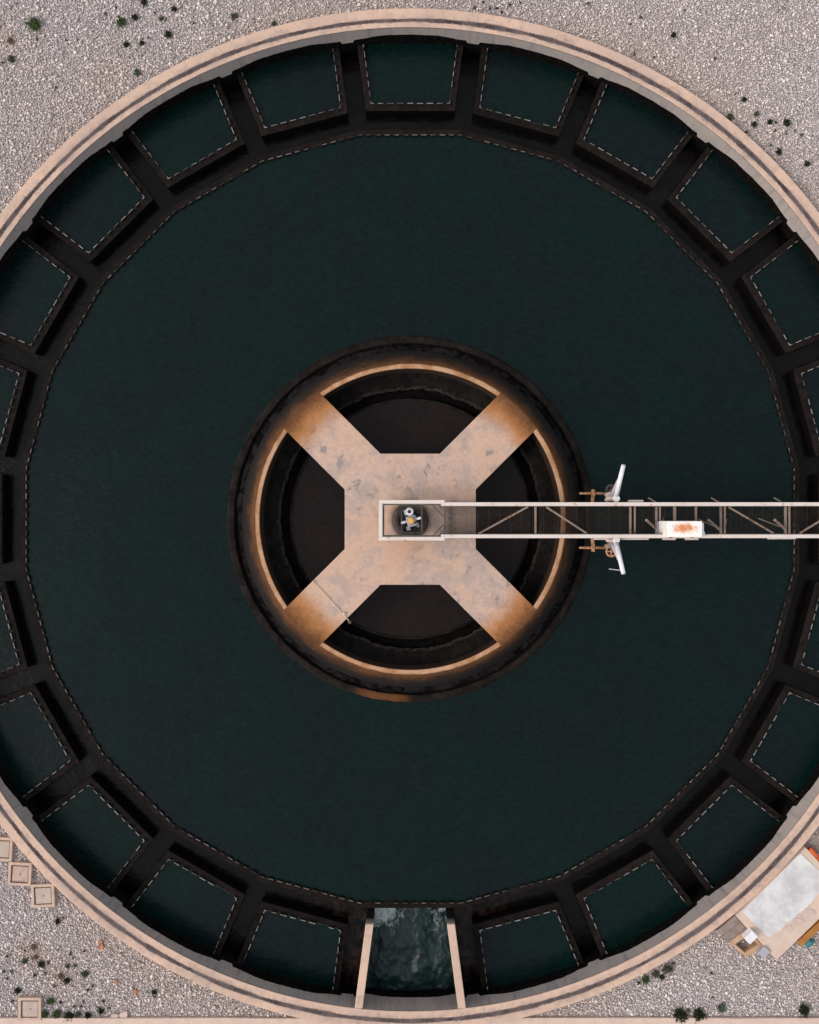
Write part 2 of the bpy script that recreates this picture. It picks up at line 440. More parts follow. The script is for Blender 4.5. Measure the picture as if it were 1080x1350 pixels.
# the walkway is a capping beam; the wall under it shows the stained inner face
b = MB().lathe([(R_IN, .285), (R_IN + .012, ZR), (R_OUT - .03, ZR), (R_OUT, .27), (R_OUT, .0 - .3), (R_IN, .24)], CX, CY, 144)
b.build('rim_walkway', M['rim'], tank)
MB().lathe([(R_IN, .285), (R_IN, .0), (R_IN, -1.0), (R_IN, -4), (R_OUT - .02, -4), (R_OUT - .02, -.31)], CX, CY, 144, closed=False).build('outer_wall', M['wall'], tank, fix=False)
MB().lathe([(0.01, -4), (R_IN, -4)], CX, CY, 96, closed=False).build('tank_floor', M['deep'], tank)

def gon(ap, n=24, off=7.5):                  # 24 sided ring corners
    rr = ap / CS
    return [pol(rr, off + 15 * k, 0) for k in range(n)]

def ring_wall(mb, pa, pb, z0, z1):
    n = len(pa)
    for i in range(n):
        j = (i + 1) % n
        A, B, C, D = pa[i], pa[j], pb[j], pb[i]
        q = lambda p, z: (p.x, p.y, z)
        mb.quad(q(A, z1), q(B, z1), q(C, z1), q(D, z1)); mb.quad(q(A, z0), q(B, z0), q(B, z1), q(A, z1)); mb.quad(q(D, z0), q(C, z0), q(C, z1), q(D, z1))

def plate(mb, pts, th, zb, zn, zt, pitch=.32, top=.20, side=1, wander=0.0):
    """toothed weir plate along a polyline; side gives the water side"""
    for p, q in zip(pts[:-1], pts[1:]):
        p, q = Vector((p.x, p.y, 0)), Vector((q.x, q.y, 0)); L = (q - p).length; t = (q - p) / L
        nrm = Vector((-t.y, t.x, 0)) * side * th
        n = max(1, round(L / pitch)); pt = L / n
        def slab(lo):
            for w in (0, 1):
                pass
            k = len(lo); base = len(mb.v)
            for w in (Vector((0, 0, 0)), nrm):
                for s_, z_ in lo:
                    c = p + t * s_ + w; mb.v.append((c.x, c.y, z_))
            for i in range(k):
                j = (i + 1) % k; mb.f.append((base + i, base + j, base + k + j, base + k + i)); mb.m.append(0)
            mb.f.append(tuple(range(base, base + k))); mb.f.append(tuple(reversed(range(base + k, base + 2 * k)))); mb.m += [0, 0]
        slab([(0, zb), (L, zb), (L, zn), (0, zn)])
        for i in range(n + 1):
            c = i * pt; h = top / 2 * random.uniform(.82, 1.1); w = h + .035
            l0, l1, t0, t1 = max(0, c - w), min(L, c + w), max(0, c - h), min(L, c + h)
            z_ = zt + random.uniform(-.006, .006)
            if random.random() < .04: z_ = zn + .02                     # a broken tooth
            slab([(l0, zn), (l1, zn), (t1, z_), (t0, z_)])

# inner weir: the ring wall round the open basin
mb = MB(); ring_wall(mb, gon(A_PL), gon(A_IN), -1.9, ZT)
iw = mb.build('inner_weir_wall', M['weir'], tank)
mb = MB(); g = gon(A_PL); g.append(g[0]); plate(mb, g, .024, -.95, -.725, -.640, .318, .17, -1)
mb.build('weir_plate', M['plate_old'], iw)

# launder floor
mb = MB(); mb.lathe([(A_PL, -1.9), (R_IN, -1.9)], CX, CY, 96, closed=False); mb.build('channel_floor', M['deep'], tank)

def cell(a, w, rout):
    """corner points of a cell outline, in the frame of a cell at the top: left end, left corner, right corner, right end"""
    x = (a * SN - w) / CS
    def end(s):
        # along the stub direction from (x,a) until the radius is rout
        dx, dy = SN, CS
        px, py = x, a
        bq = px * dx + py * dy; cq = px * px + py * py - rout * rout
        tt = -bq + math.sqrt(bq * bq - cq)
        return (s * (px + dx * tt), py + dy * tt)
    return [end(-1), (-x, a), (x, a), end(1)]
def turn(p, deg, z=0):
    c, s = math.cos(R(deg)), math.sin(R(deg))
    return Vector((CX + p[0] * c + p[1] * s, CY - p[0] * s + p[1] * c, z))

first = None
for k in range(24):
    if k == 12: continue                     # the outlet takes this place
    deg = 15 * k
    O = [turn(p, deg) for p in cell(A_FACE, W_ST, R_IN + .06)]
    I = [turn(p, deg) for p in cell(A_BOX, W_PL, R_IN + .06)]
    mb = MB(); q = lambda p, z: (p.x, p.y, z)
    zt = ZT + random.uniform(-.012, .012)
    for i in range(3):
        mb.quad(q(O[i], zt), q(O[i+1], zt), q(I[i+1], zt), q(I[i], zt))
        mb.quad(q(O[i], -1.9), q(O[i+1], -1.9), q(O[i+1], zt), q(O[i], zt))
        mb.quad(q(I[i+1], -1.9), q(I[i], -1.9), q(I[i], zt), q(I[i+1], zt))
    o = mb.build('weir_box', M['weir'], tank)
    mb = MB(); I2 = [turn(p, deg) for p in cell(A_BOX, W_PL, R_IN - .02)]
    plate(mb, I2, .024, -.95, -.715, -.615, .325, .205, 1)
    mb.build('weir_plate', M['plate'], o)

# the outlet: two tall side walls
O = [turn(p, 180) for p in cell(13.36, .285, R_IN - .004)]; I = [turn(p, 180) for p in cell(13.36, .545, R_IN - .004)]
for i, j in ((0, 1), (3, 2)):
    mb = MB().prism([(p.x, p.y) for p in (O[i], O[j], I[j], I[i])], -1.9, .292)
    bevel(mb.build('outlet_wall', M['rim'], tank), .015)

# ---------------------------------------------------------------- water
mb = MB()
g = gon(A_PL + .01); n = len(g)
# ring of water from the hub to the inner weir, split so that facets follow
for k in range(24):
    p, q_ = g[k], g[(k + 1) % n]
    a0, a1 = 7.5 + 15 * k, 22.5 + 15 * k
    i0, i1 = pol(5.3, a0, ZW), pol(5.3, a1, ZW); mid = pol(5.3, (a0 + a1) / 2, ZW)
    mb.quad((i0.x, i0.y, ZW), (p.x, p.y, ZW), (q_.x, q_.y, ZW), (i1.x, i1.y, ZW), (mid.x, mid.y, ZW))
for k in range(24):
    if k == 12: continue
    c = [turn(p, 15 * k) for p in cell(A_BOX - .01, W_PL - .01, R_IN + .05)]
    mid = turn((0, R_IN + .1), 15 * k)
    mb.quad(*[(p.x, p.y, ZW) for p in (c[0], c[1], c[2], c[3], mid)])
tag(mb.build('water', M['water']), 'still dark teal water filling the basin and the overflow cells', 'water', kind='structure')

# channel water: ring plus stubs, broken where the outlet falls away
mb = MB()
N = 240
for i in range(N):                           # stops inside the outlet's side walls
    d0, d1 = (185.75 + 348.5 * (i + e) / N for e in (0, 1))
    mb.quad(pol(A_PL + .06, d0, ZC), pol(A_PL + .06, d1, ZC), pol(R_IN + .05, d1, ZC), pol(R_IN + .05, d0, ZC))
tag(mb.build('channel_water', M['channel']), 'dark brown water running in the sunken overflow channel', 'water', kind='structure')

# outlet water: rough surface
mb = MB(); nx, ny = 90, 130
from mathutils import noise as mnoise
ins = cell(13.60, .40, R_IN + .05)
def oz(x, y):
    d = (-13.10 - y) / 3.1                     # 0 at the fall, 1 at the wall
    h = ZC + .12 - .10 * min(1, max(0, d * 7)) + .08 * d
    v = Vector((x * 1.1, y * .8, 3.1))
    return h + .07 * mnoise.turbulence(v * 1.6, 3, False) + .018 * mnoise.turbulence(v * 5, 3, False)
base = 0
for j in range(ny + 1):
    y = -13.12 - 3.16 * j / ny
    half = max(.0, (abs(y) * SN - .40) / CS + .03)
    if y > -13.3: half = (13.3 * SN - .40) / CS + .03
    for i in range(nx + 1):
        x = half * (2 * i / nx - 1); mb.v.append((CX + x, CY + y, oz(x, y)))
for j in range(ny):
    for i in range(nx):
        a = j * (nx + 1) + i; mb.f.append((a + nx + 1, a + nx + 2, a + 1, a)); mb.m.append(0)
tag(mb.build('outlet_water', M['foam'], smooth=True, fix=False), 'foaming water tumbling into the outlet chute', 'water', kind='structure')

# ---------------------------------------------------------------- central hub
hub = empty('hub', (CX, CY, -4)); tag(hub, 'round concrete hub with a cross shaped platform and rust stained edge at the tank centre', 'hub')
h_ap, h_w, h_r = 2.16, .835, 5.13
# cross slab: polygon going round: for each of the four openings, the inner flat and the two arm edges
poly = []
for k in range(4):
    deg = 90 * k
    fx = h_ap - h_w * math.sqrt(2)            # half of the flat
    # arm edge line meets radius h_r : point (fx + t, h_ap + t)
    rr = 5.136
    bq = fx + h_ap; cq = fx * fx + h_ap * h_ap - rr * rr
    tt = (-bq + math.sqrt(bq * bq - 2 * cq)) / 2
    e = (fx + tt, h_ap + tt)
    pts = [(-e[0], e[1]), (-fx, h_ap), (fx, h_ap), e]
    poly += [turn(p, deg) for p in pts]
    # arc along the arm end to the next opening
    a_e = math.degrees(math.atan2(e[0], e[1])); a_n = 90 - a_e
    for i in range(1, 8):
        poly.append(pol(rr, deg + a_e + (a_n - a_e) * i / 8, 0))
mb = MB().prism([(p.x, p.y) for p in poly], -.15, ZR + .004)
bevel(mb.build('platform', M['hub'], hub), .006, 1)
mb = MB().lathe([(4.975, ZR - .012), (4.99, ZR), (h_r, ZR), (h_r, -2.2), (4.975, -2.2)], CX, CY, 144)
mb.build('ring_lip', M['ring'], hub)
# battered outer face of the ring, rusty above and black at the water
def jit(q, w): return 0.0
mb = MB().lathe([(h_r + .007, ZR), (h_r + .04, ZR - .02), (5.30, .08), (5.52, -.30), (5.70, -.62), (5.76, -.8), (5.76, -2.2)], CX, CY, 144, closed=False)
mb.build('battered_face', M['hub'], hub, smooth=True)
# skirt ring
def jag(amp, f, seed):
    return lambda q, w: amp * mnoise.turbulence(Vector((math.cos(w) * f, math.sin(w) * f, seed)), 5, True) - amp * .8
mb = MB().lathe([(5.98, -.655), (6.02, -.63), (6.16, -.64), (6.22, -.69), (6.28, -.80), (6.28, -2), (5.98, -2)], CX, CY, 240,
                jit=lambda q, w:   .012 * mnoise.noise(Vector((math.cos(w) * 14, math.sin(w) * 14, q * .4))) + .022 * mnoise.noise(Vector((math.cos(w) * 45, math.sin(w) * 45, q * .4))))
mb.build('skirt_ring', M['skirt'], hub)
# black mats of algae between hub and skirt, with ragged edges
mb = MB(); n_ = 360
def arag(w, s, a1=.16, a2=.07): return a1 * mnoise.noise(Vector((math.cos(w) * 7, math.sin(w) * 7, s))) + a2 * mnoise.noise(Vector((math.cos(w) * 40, math.sin(w) * 40, s)))
mb.lathe([(5.5, -.742), (6.0, -.742)], CX, CY, 180, closed=False); 
mb.build('scum_ring', M['deep'], hub)
mb = MB().lathe([(5.60, -.68), (5.72, -.70), (5.86, -.715), (5.90, -.742)], CX, CY, n_, closed=False, jit=lambda q, w: 0 if q == 0 else (arag(w, 2.2) if q > 1 else .4 * arag(w, 2.2)))
mb.build('algae_mat', M['mat'], hub, smooth=True)
# inside: mossy ledge with ragged pale fringe, black gap, inner well
mb = MB().lathe([(4.99, -.66), (4.80, -.70), (4.46, -.715), (4.42, -.78)], CX, CY, n_, closed=False, jit=lambda q, w: 0 if q == 0 else (arag(w, 5.1, .07, .06) if q > 1 else 0))
mb.build('mossy_ledge', M['ledge'], hub, smooth=True)
mb = MB().lathe([(4.505, -.708), (4.47, -.704), (4.425, -.712), (4.41, -.74)], CX, CY, n_, closed=False, jit=lambda q, w: arag(w, 5.1, .07, .06) + (.05 * mnoise.noise(Vector((math.cos(w) * 22, math.sin(w) * 22, 9))) if q == 0 else 0))
mb.build('algae_fringe', M['fringe'], hub, smooth=True)
MB().lathe([(0.02, -1.0), (5.0, -1.0)], CX, CY, 96, closed=False).build('well_floor', M['deep'], hub)
MB().lathe([(4.03, -.80), (4.04, -.79), (4.10, -.79), (4.11, -.80), (4.11, -1.2), (4.03, -1.2)], CX, CY, 144).build('well_rim', M['skirt'], hub)
mb = MB(); mb.lathe([(.02, -.83), (4.035, -.83)], CX, CY, 96, closed=False)
tag(mb.build('feed_well_water', M['pit']), 'dark brown water standing in the middle of the hub', 'water', kind='structure')
MB().lathe([(.02, -.835), (.95, -.835), (.95, .28), (.02, .28)], CX, CY, 48).build('centre_column', M['ring'], hub)

# ---------------------------------------------------------------- drive in the middle
dr = empty('drive_unit', (CX, CY - .02, .3)); tag(dr, 'grey geared motor with a round yellow cap in a square steel frame on the hub', 'motor')
c0 = at(541, 686.5, .32)
MB().lathe([(.34, .30), (.34, .345), (.42, .36), (.56, .35), (.60, .31), (.60, .30)], c0.x, c0.y, 64).build('base_flange', M['flange'], dr, smooth=True)
MB().lathe([(.01, .335), (.36, .335), (.36, .30), (.01, .30)], c0.x, c0.y, 48).build('turntable', M['black'], dr)
zf = .80
P = lambda x, y, z=zf: at(x, y, z)
mb = MB()
for x in (529.6, 556.2): mb.bar(P(x, 664.8), P(x, 709.5), .06, .07)
for y, w in ((668.0, .06), (671.0, .04), (702.2, .04), (705.4, .05)): mb.bar(P(530.8, y), P(555.1, y), w, .06)
for x in (529.6, 556.2):
    for y in (668.4, 703): mb.bar(P(x, y, zf - .05), Vector((P(x, y).x, P(x, y).y, .345)), .07)
fr = mb.build('mount_frame', M['frame'], dr); bevel(fr, .008)
ma = R(15)
def mpt(u, v, z):          # motor frame turned a little
    c = at(542.2, 686, z); u *= 1.14; v *= 1.14
    return Vector((c.x + u * math.cos(ma) - v * math.sin(ma), c.y + u * math.sin(ma) + v * math.cos(ma), z))
mb = MB(); mb.box(mpt(.0, -.02, .70), (.30, .36, .52), ma); mb.box(mpt(-.13, -.20, .66), (.13, .14, .4), ma); mb.box(mpt(.13, -.17, .66), (.12, .16, .4), ma); mb.box(mpt(.10, .06, .72), (.14, .13, .42), ma)
bevel(mb.build('gearbox', M['motor'], dr), .02)
mb = MB(); mb.box(mpt(-.23, .0, .93), (.14, .085, .08), ma); mb.box(mpt(.23, .0, .93), (.14, .085, .08), ma); mb.box(mpt(0, 0, .92), (.40, .07, .05), ma)
bevel(mb.build('lifting_bar', M['white'], dr), .01)
c = mpt(.02, .26, 0)
mb = MB().lathe([(.06, 1.12), (.075, 1.13), (.125, 1.12), (.135, 1.05), (.135, .5), (.06, .5)], c.x, c.y, 32)
mo = mb.build('motor', M['white'], dr, smooth=True)
MB().box(mpt(-.07, .25, .93), (.16, .17, .2), ma).build('terminal_box', M['motor'], mo)
MB().lathe([(.005, 1.10), (.03, 1.11), (.06, 1.10), (.06, 1.0), (.005, 1.0)], c.x, c.y, 24).build('fan_cover', M['flange'], mo)
c = mpt(0, -.005, 0)
MB().lathe([(.003, 1.07), (.05, 1.075), (.09, 1.06), (.112, 1.03), (.115, .93), (.003, .93)], c.x, c.y, 32).build('cap', M['yellow'], dr, smooth=True)
MB().tube([mpt(.09, -.06, .98), mpt(.10, -.2, .90), at(547, 700, .88), at(546.3, 707, .9), at(549, 708.5, 1.0), at(556, 707.5, 1.0)], .022, 8).build('cable', M['black'], dr, smooth=True)

# ---------------------------------------------------------------- bridge
br = empty('bridge', (8, -.25, .3)); tag(br, 'long narrow steel footbridge with pale girders from the hub to the tank rim', 'bridge')
ZG = 1.50
G = lambda x, y, z=ZG: at(x, y, z)
XE = 16.9
yt, yb = G(0, 664.6).y, G(0, 707).y
ytw, ybw = G(0, 661.6).y, G(0, 710.2).y
xl, xj = G(502, 0).x, G(584, 0).x
fw = .118
def girder(y, yw):
    mb = MB(); s = 1 if yw > y else -1
    # flange: wide part, jog, long part (butted end to end)
    mb.prism([(xl - fw/2, yw - fw/2), (xj + fw/2, yw - fw/2), (xj + fw/2, yw + fw/2), (xl - fw/2, yw + fw/2)], ZG - .07, ZG)
    lo, hi = sorted((yw - s * fw/2, y - s * fw/2))
    mb.prism([(xj - fw/2, lo), (xj + fw/2, lo), (xj + fw/2, hi), (xj - fw/2, hi)], ZG - .07, ZG - .001)
    mb.prism([(xj + fw/2, y - fw/2), (XE, y - fw/2), (XE, y + fw/2), (xj + fw/2, y + fw/2)], ZG - .07, ZG - .0005)
    return bevel(mb.build('girder', M['girder'], br), .012)
def web(o, y, yw):
    # posts and web rails, plus dark inset strips standing in for flange shade
    mb = MB()
    for k in range(18):
        x = xj + .3 + k * .92
        if x < XE: mb.box((x, y, (ZG - .07 + .40) / 2), (.05, .05, ZG - .47))
    for x in (xl + .1, xj - .1): mb.box((x, yw, (ZG - .07 + .30) / 2), (.05, .05, ZG - .07 - .30))
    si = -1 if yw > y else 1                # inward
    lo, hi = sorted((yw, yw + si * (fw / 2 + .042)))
    mb.prism([(xl, lo), (xj - fw / 2 - .035, lo), (xj - fw / 2 - .035, hi), (xl, hi)], .95, ZG - .072)  # dark strip added in place of the rail's shadow line
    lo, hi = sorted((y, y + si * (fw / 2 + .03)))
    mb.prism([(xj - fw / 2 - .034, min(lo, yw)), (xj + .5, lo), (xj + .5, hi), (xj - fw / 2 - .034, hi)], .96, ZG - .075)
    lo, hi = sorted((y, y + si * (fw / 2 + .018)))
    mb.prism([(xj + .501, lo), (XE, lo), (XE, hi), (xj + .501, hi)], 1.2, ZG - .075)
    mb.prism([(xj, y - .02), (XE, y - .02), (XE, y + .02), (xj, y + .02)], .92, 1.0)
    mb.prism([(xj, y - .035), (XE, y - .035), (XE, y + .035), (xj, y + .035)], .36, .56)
    return mb.build('posts_and_shade_strips', M['frame'], br)
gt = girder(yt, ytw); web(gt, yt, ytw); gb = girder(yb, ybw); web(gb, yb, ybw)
mb = MB().prism([(xl - fw/2, ybw + fw/2), (xl + fw/2, ybw + fw/2), (xl + fw/2, ytw - fw/2), (xl - fw/2, ytw - fw/2)], ZG - .07, ZG - .0008)
bevel(mb.build('end_rail', M['girder'], br), .012)
MB().prism([(xl - .02, ybw + .12), (xl + fw / 2 + .04, ybw + .12), (xl + fw / 2 + .04, ytw - .12), (xl - .02, ytw - .12)], .95, ZG - .073).build('end_shade_strip', M['frame'], br)  # dark strip added as the shadow line inside the end rail
# open grating deck
mb = MB(); zd = .455
y0, y1 = yb + .045, yt - .045
nb = 27
for i in range(nb):
    y = y0 + (y1 - y0) * i / (nb - 1); mb.box(((xj + .08 + XE) / 2, y, zd), (XE - xj - .08, .006, .03))
x = xj + .1
while x < XE:
    mb.box((x, (y0 + y1) / 2, zd - .004), (.006, y1 - y0 - .009, .016)); x += .36
mb.build('deck_grating', M['grate'], br)
# cross beams and wind bracing at deck level
zb_ = .50
B = lambda x, y: at(x, y, zb_)
for x, w in ((586.5, .045), (706, .065), (831, .065), (837, .05), (865.3, .065), (870, .05), (889.5, .09), (917.5, .065), (950.3, .07), (955.5, .055), (1035.5, .07), (1040.5, .055), (1122, .07), (1127, .055)):
    xx = B(x, 0).x; MB().box((xx, (y0 + y1) / 2, zb_), (w, y1 - y0 + .05, .06)).build('cross_beam', M['frame'] if x < 600 else M['steel'], br)
for (a, b_) in (((631, 703.5), (696, 668)), ((720, 668.5), (773, 703)), ((960, 668.5), (1019, 703)), ((1053, 703), (1112, 668)), ((570, 665), (584.5, 681)), ((570, 707), (584.5, 692))):
    p, q_ = B(*a), B(*b_); p.z = q_.z = .545
    MB().bar(p, q_, .06 if a[0] > 600 else .035, .04).build('diagonal_brace', M['steel'] if a[0] > 600 else M['frame'], br)
# short props at every pair of beams
for x in (866, 948, 1035.5):
    p = at(x, 697.5, .55); q_ = at(x - 14, 685.5, .95); MB().tube([p, q_], .045, 10).build('prop', M['steel'], br)
for x in (865, 948, 1031):
    p = at(x, 662.5, 1.40); q_ = at(x - 10, 656.5, .95); MB().tube([p, q_], .022, 8).build('stay_rod', M['steel'], br)
for a, b_ in (((921, 684.5), (947, 696.5)), ((1000, 683.5), (1029, 694.5)), ((872, 690), (875, 683)), ((957, 690), (958, 685))):
    MB().tube([at(*a, .9), at(*b_, .58)], .016, 8).build('tie_rod', M['steel'], br)
for a, b_, w in (((783, 710.3), (855, 710.3), .035), ((1012, 709.8), (1049, 709.6), .03), ((828, 661.2), (848, 661), .05)):
    MB().tube([at(*a, 1.1), at(*b_, 1.1)], w, 8).build('conduit', M['girder'], br)
# wheel carriage beyond the picture on the rim
mb = MB().box((16.5, (yt + yb) / 2, .72), (.35, 1.9, .22)); bevel(mb.build('end_carriage', M['girder'], br), .02)
for yy in (.45, -.97):
    MB().tube([(16.42, yy, .50), (16.58, yy, .50)], .20, 24).build('wheel', M['black'], br)

# lifting arms with shafts and hand wheels, one each side
for s in (1, -1):
    yy = (lambda v: v) if s == 1 else (lambda v: 1369.5 - v)     # mirrored about the bridge axis
    zA, zT = 1.15, 1.95
    a0, a1 = at(811.5, yy(657.5), zA), at(822, yy(613.5), zT)
    arm = MB().tube([a0, a0.lerp(a1, .55), a1], [.085, .075, .068], 14).build('lift_arm', M['white'], br, smooth=True)
    m0 = a0.lerp(a1, .58)
    MB().tube([at(805.5, yy(657), zA - .15), m0 + Vector((-.03, 0, -.06))], [.085, .05], 12).build('strut', M['greyp'], arm, smooth=True)
    mb = MB(); mb.tube([a0 + Vector((0, 0, -.05)), a0 + Vector((0, 0, .14))], .11, 16); mb.build('pivot', M['white'], arm)
    mb = MB(); mb.tube([at(798.5, yy(661), 1.1), at(801, yy(658.3), 1.1), at(806, yy(657.5), 1.1), at(812, yy(657.8), 1.1)], [.06, .085, .09, .08], 12)
    mb.build('bearing', M['pink'], arm, smooth=True)
    zs = .55; ys = 650.5 if s == 1 else 722
    sh = MB().tube([at(764, ys, zs), at(782, ys, zs), at(801.5, ys, zs)], [.035, .045, .045], 10).build('drive_shaft', M['rust'], br, smooth=True)
    mb = MB(); mb.box(at(782, ys, zs), (.10, .26, .16)); mb.bar(at(782, ys, zs), at(781, 663 if s == 1 else 708, zs + .1), .10, .07)
    bevel(mb.build('bracket', M['rust'], sh), .012)
    # hand wheel: rim with spokes, tilted
    wc = at(806, 646 if s == 1 else 727, .62); mb = MB()
    k = 20; pr = [wc + Vector((.145 * math.cos(2*math.pi*i/k), .155 * math.sin(2*math.pi*i/k), .05 * math.cos(2*math.pi*i/k))) for i in range(k + 1)]
    mb.tube(pr, .036, 8)
    for i in range(0, k, 5): mb.tube([wc, pr[i]], .024, 6)
    mb.tube([wc + Vector((0, 0, -.08)), wc + Vector((0, 0, .08))], .05, 10)
    mb.build('hand_wheel', M['rust'] if s == -1 else M['flange'], sh, smooth=True)
    mb = MB(); mb.box(at(802, 652.5 if s == 1 else 719.5, .66), (.20, .16, .2), .4); mb.box(at(807.5, 653 if s == 1 else 717.5, .7), (.12, .12, .24), -.3)
    bevel(mb.build('gear_case', M['pink'] if s == 1 else M['steel'], sh), .02)
MB().tube([at(803, 750, 1.5), at(820.5, 752.3, 1.72)], .016, 8).build('probe_rod', M['greyp'], arm)

# cabinet standing on the bridge
cb = empty('control_cabinet', (8.57, -.53, 1.0)); tag(cb, 'white electrical cabinet with a rust stained top on the edge of the bridge', 'cabinet')
mb = MB().prism([(8.03, -.78), (9.12, -.78), (9.12, -.285), (8.03, -.285)], 1.0, 1.95)
bevel(mb.build('housing', M['cabinet'], cb), .015)
mb = MB().prism([(9.123, -.74), (9.20, -.74), (9.20, -.34), (9.123, -.34)], 1.1, 1.86); bevel(mb.build('side_panel', M['white'], cb), .01)
mb = MB().prism([(9.203, -.78), (9.27, -.78), (9.27, -.62), (9.203, -.62)], 1.3, 1.75); bevel(mb.build('junction_box', M['white'], cb), .01)
for x in (8.06, 8.78):
    MB().box((x + .2, -.855, 1.32), (.42, .07, .05)).build('mounting_bracket', M['chrome'], cb)
MB().prism([(8.05, -.76), (9.1, -.76), (9.1, -.31), (8.05, -.31)], .5, .998).build('plinth', M['greyp'], cb)
for x in (8.2, 8.9): 
    MB().tube([(x, -.795, 1.2), (x, -.795, 1.75)], .012, 8).build('handle', M['black'], cb)

# rod lying over one arm of the hub
ro = empty('barrier_rod', at(438, 795, .33)); tag(ro, 'thin pale rod lying across the lower left arm of the concrete hub', 'rod')
z = .345
MB().tube([at(413, 767, z), at(438, 794, z), at(462, 820.5, z)], .014, 8).build('shaft', M['slab'], ro)
for p, w in (((413.3, 767), .04), ((453.8, 809), .055)):
    MB().lathe([(.004, z + .05), (w * .7, z + .045), (w, z), (w * .7, z - .04), (.004, z - .041)], at(*p, z).x, at(*p, z).y, 16).build('knob', M['slab'], ro, smooth=True)
c = at(461.3, 820.3, .32); MB().lathe([(.02, .36), (.035, .37), (.06, .36), (.065, .31), (.02, .31)], c.x, c.y, 20).build('end_collar', M['flange'], ro, smooth=True)

# ---------------------------------------------------------------- ground, kerb, path
mb = MB(); mb.lathe([(R_OUT - .05, 0), (24, 0), (60, 0), (400, 0)], CX, CY, 96, closed=False)
tag(mb.build('ground', M['ground']), 'gravel ground round the tank', 'ground', kind='structure')
ky = at(0, 1342.5, .12).y
mb = MB(); xs = np.linspace(-60, 60, 121)
top = [(float(x), ky + random.uniform(-.012, .012)) for x in xs]
mb.prism([(60, ky - .75)] + list(reversed(top)) + [(-60, ky - .75)], -.1, .12)
tag(bevel(mb.build('kerb', M['kerb']), .015), 'pale straight concrete kerb along the bottom edge of the gravel', 'kerb', kind='structure')
tag(MB().prism([(-60, ky - .75), (60, ky - .75), (60, ky - 6), (-60, ky - 6)], -.1, .05).build('path', M['path']), 'grey concrete path beyond the kerb', 'path', kind='structure')

# gravel stones: crushed stone as one mass of small angular pieces
def gravel():
    area_x, area_y = 15.6, 18.6; dens = 1050
    n = int(4 * area_x * area_y * dens)
    x = rng.uniform(-area_x, area_x, n); y = rng.uniform(-area_y, area_y, n)
    keep = (np.hypot(x - CX, y - CY) > R_OUT + .02) & (y > ky + .02)
    x, y = x[keep], y[keep]; n = len(x)
    size = np.clip(rng.lognormal(math.log(.0185), .42, n), .008, .065)
    P = np.array([[1,0,0],[-1,0,0],[0,1,0],[0,-1,0],[0,0,1],[0,0,-1]], float)
    F = np.array([[0,2,4],[2,1,4],[1,3,4],[3,0,4],[2,0,5],[1,2,5],[3,1,5],[0,3,5]])
    V = P[None] * rng.uniform(.6, 1.35, (n, 6, 1)) + rng.uniform(-.22, .22, (n, 6, 3))
    a, b2 = rng.uniform(0, 2*np.pi, n), rng.uniform(-.45, .45, n)
    ca, sa, cb_, sb = np.cos(a)[:, None], np.sin(a)[:, None], np.cos(b2)[:, None], np.sin(b2)[:, None]
    V[:, :, 0] *= 1.25; V[:, :, 2] *= .55
    vx = V[:, :, 0] * cb_ - V[:, :, 2] * sb; vz = V[:, :, 0] * sb + V[:, :, 2] * cb_; vy = V[:, :, 1]
    X = vx * ca - vy * sa; Y = vx * sa + vy * ca
    W = np.stack([X * size[:, None] + x[:, None], Y * size[:, None] + y[:, None], vz * size[:, None] + (size * .45 + rng.uniform(0, .02, n))[:, None]], -1)
    me = bpy.data.meshes.new('gravel')
    me.vertices.add(n * 6); me.vertices.foreach_set('co', W.reshape(-1))
    idx = (F[None] + 6 * np.arange(n)[:, None, None]).reshape(-1)
    me.loops.add(len(idx)); me.loops.foreach_set('vertex_index', idx.astype(np.int32))
    me.polygons.add(n * 8); me.polygons.foreach_set('loop_start', np.arange(0, n * 24, 3, dtype=np.int32))
    # stone colours
    v = np.clip(rng.normal(.50, .12, n), .12, .78)
    v = np.where(rng.random(n) < .03, rng.uniform(.58, .78, n), v)
    hue = rng.random(n)
    col = np.stack([v * (1.03 + .05 * hue), v * (.92 + .02 * hue), v * (.945 - .09 * hue)], -1)
    # earthier tone in drifts and next to the rim
    lo = np.sin(x * .55 + 1.3 * np.sin(y * .4)) * np.cos(y * .5 + 2)
    rimd = np.clip(1 - (np.hypot(x - CX, y - CY) - R_OUT) / 1.6, 0, 1)
    tan = np.clip(.18 * lo + .38 * rimd ** 1.5 + rng.normal(0, .08, n), 0, .6)[:, None]
    for (tx, ty, tr, k) in [(48, 1258, 1.0, .8), (80, 1285, 1.3, .55), (12, 54, .7, .7), (140, 105, 1.8, .4), (130, 1240, 1.2, .45)]:
        p = at(tx, ty, 0); tan = np.maximum(tan, (k * np.exp(-((x - p.x)**2 + (y - p.y)**2) / (tr * .6)**2))[:, None])
    col = col * (1 - tan) + (v[:, None] * np.array([1.02, .76, .60])) * tan
    rgba = np.concatenate([col, np.ones((n, 1))], 1).repeat(6, 0).astype(np.float32)
    at_ = me.attributes.new('tint', 'FLOAT_COLOR', 'POINT'); at_.data.foreach_set('color', rgba.reshape(-1))
    me.materials.append(M['stone']); me.update(calc_edges=True); me.validate()
    o = bpy.data.objects.new('gravel', me); COL.objects.link(o)
    tag(o, 'pale grey and pinkish crushed stone spread round the tank', 'gravel', kind='stuff')
gravel()

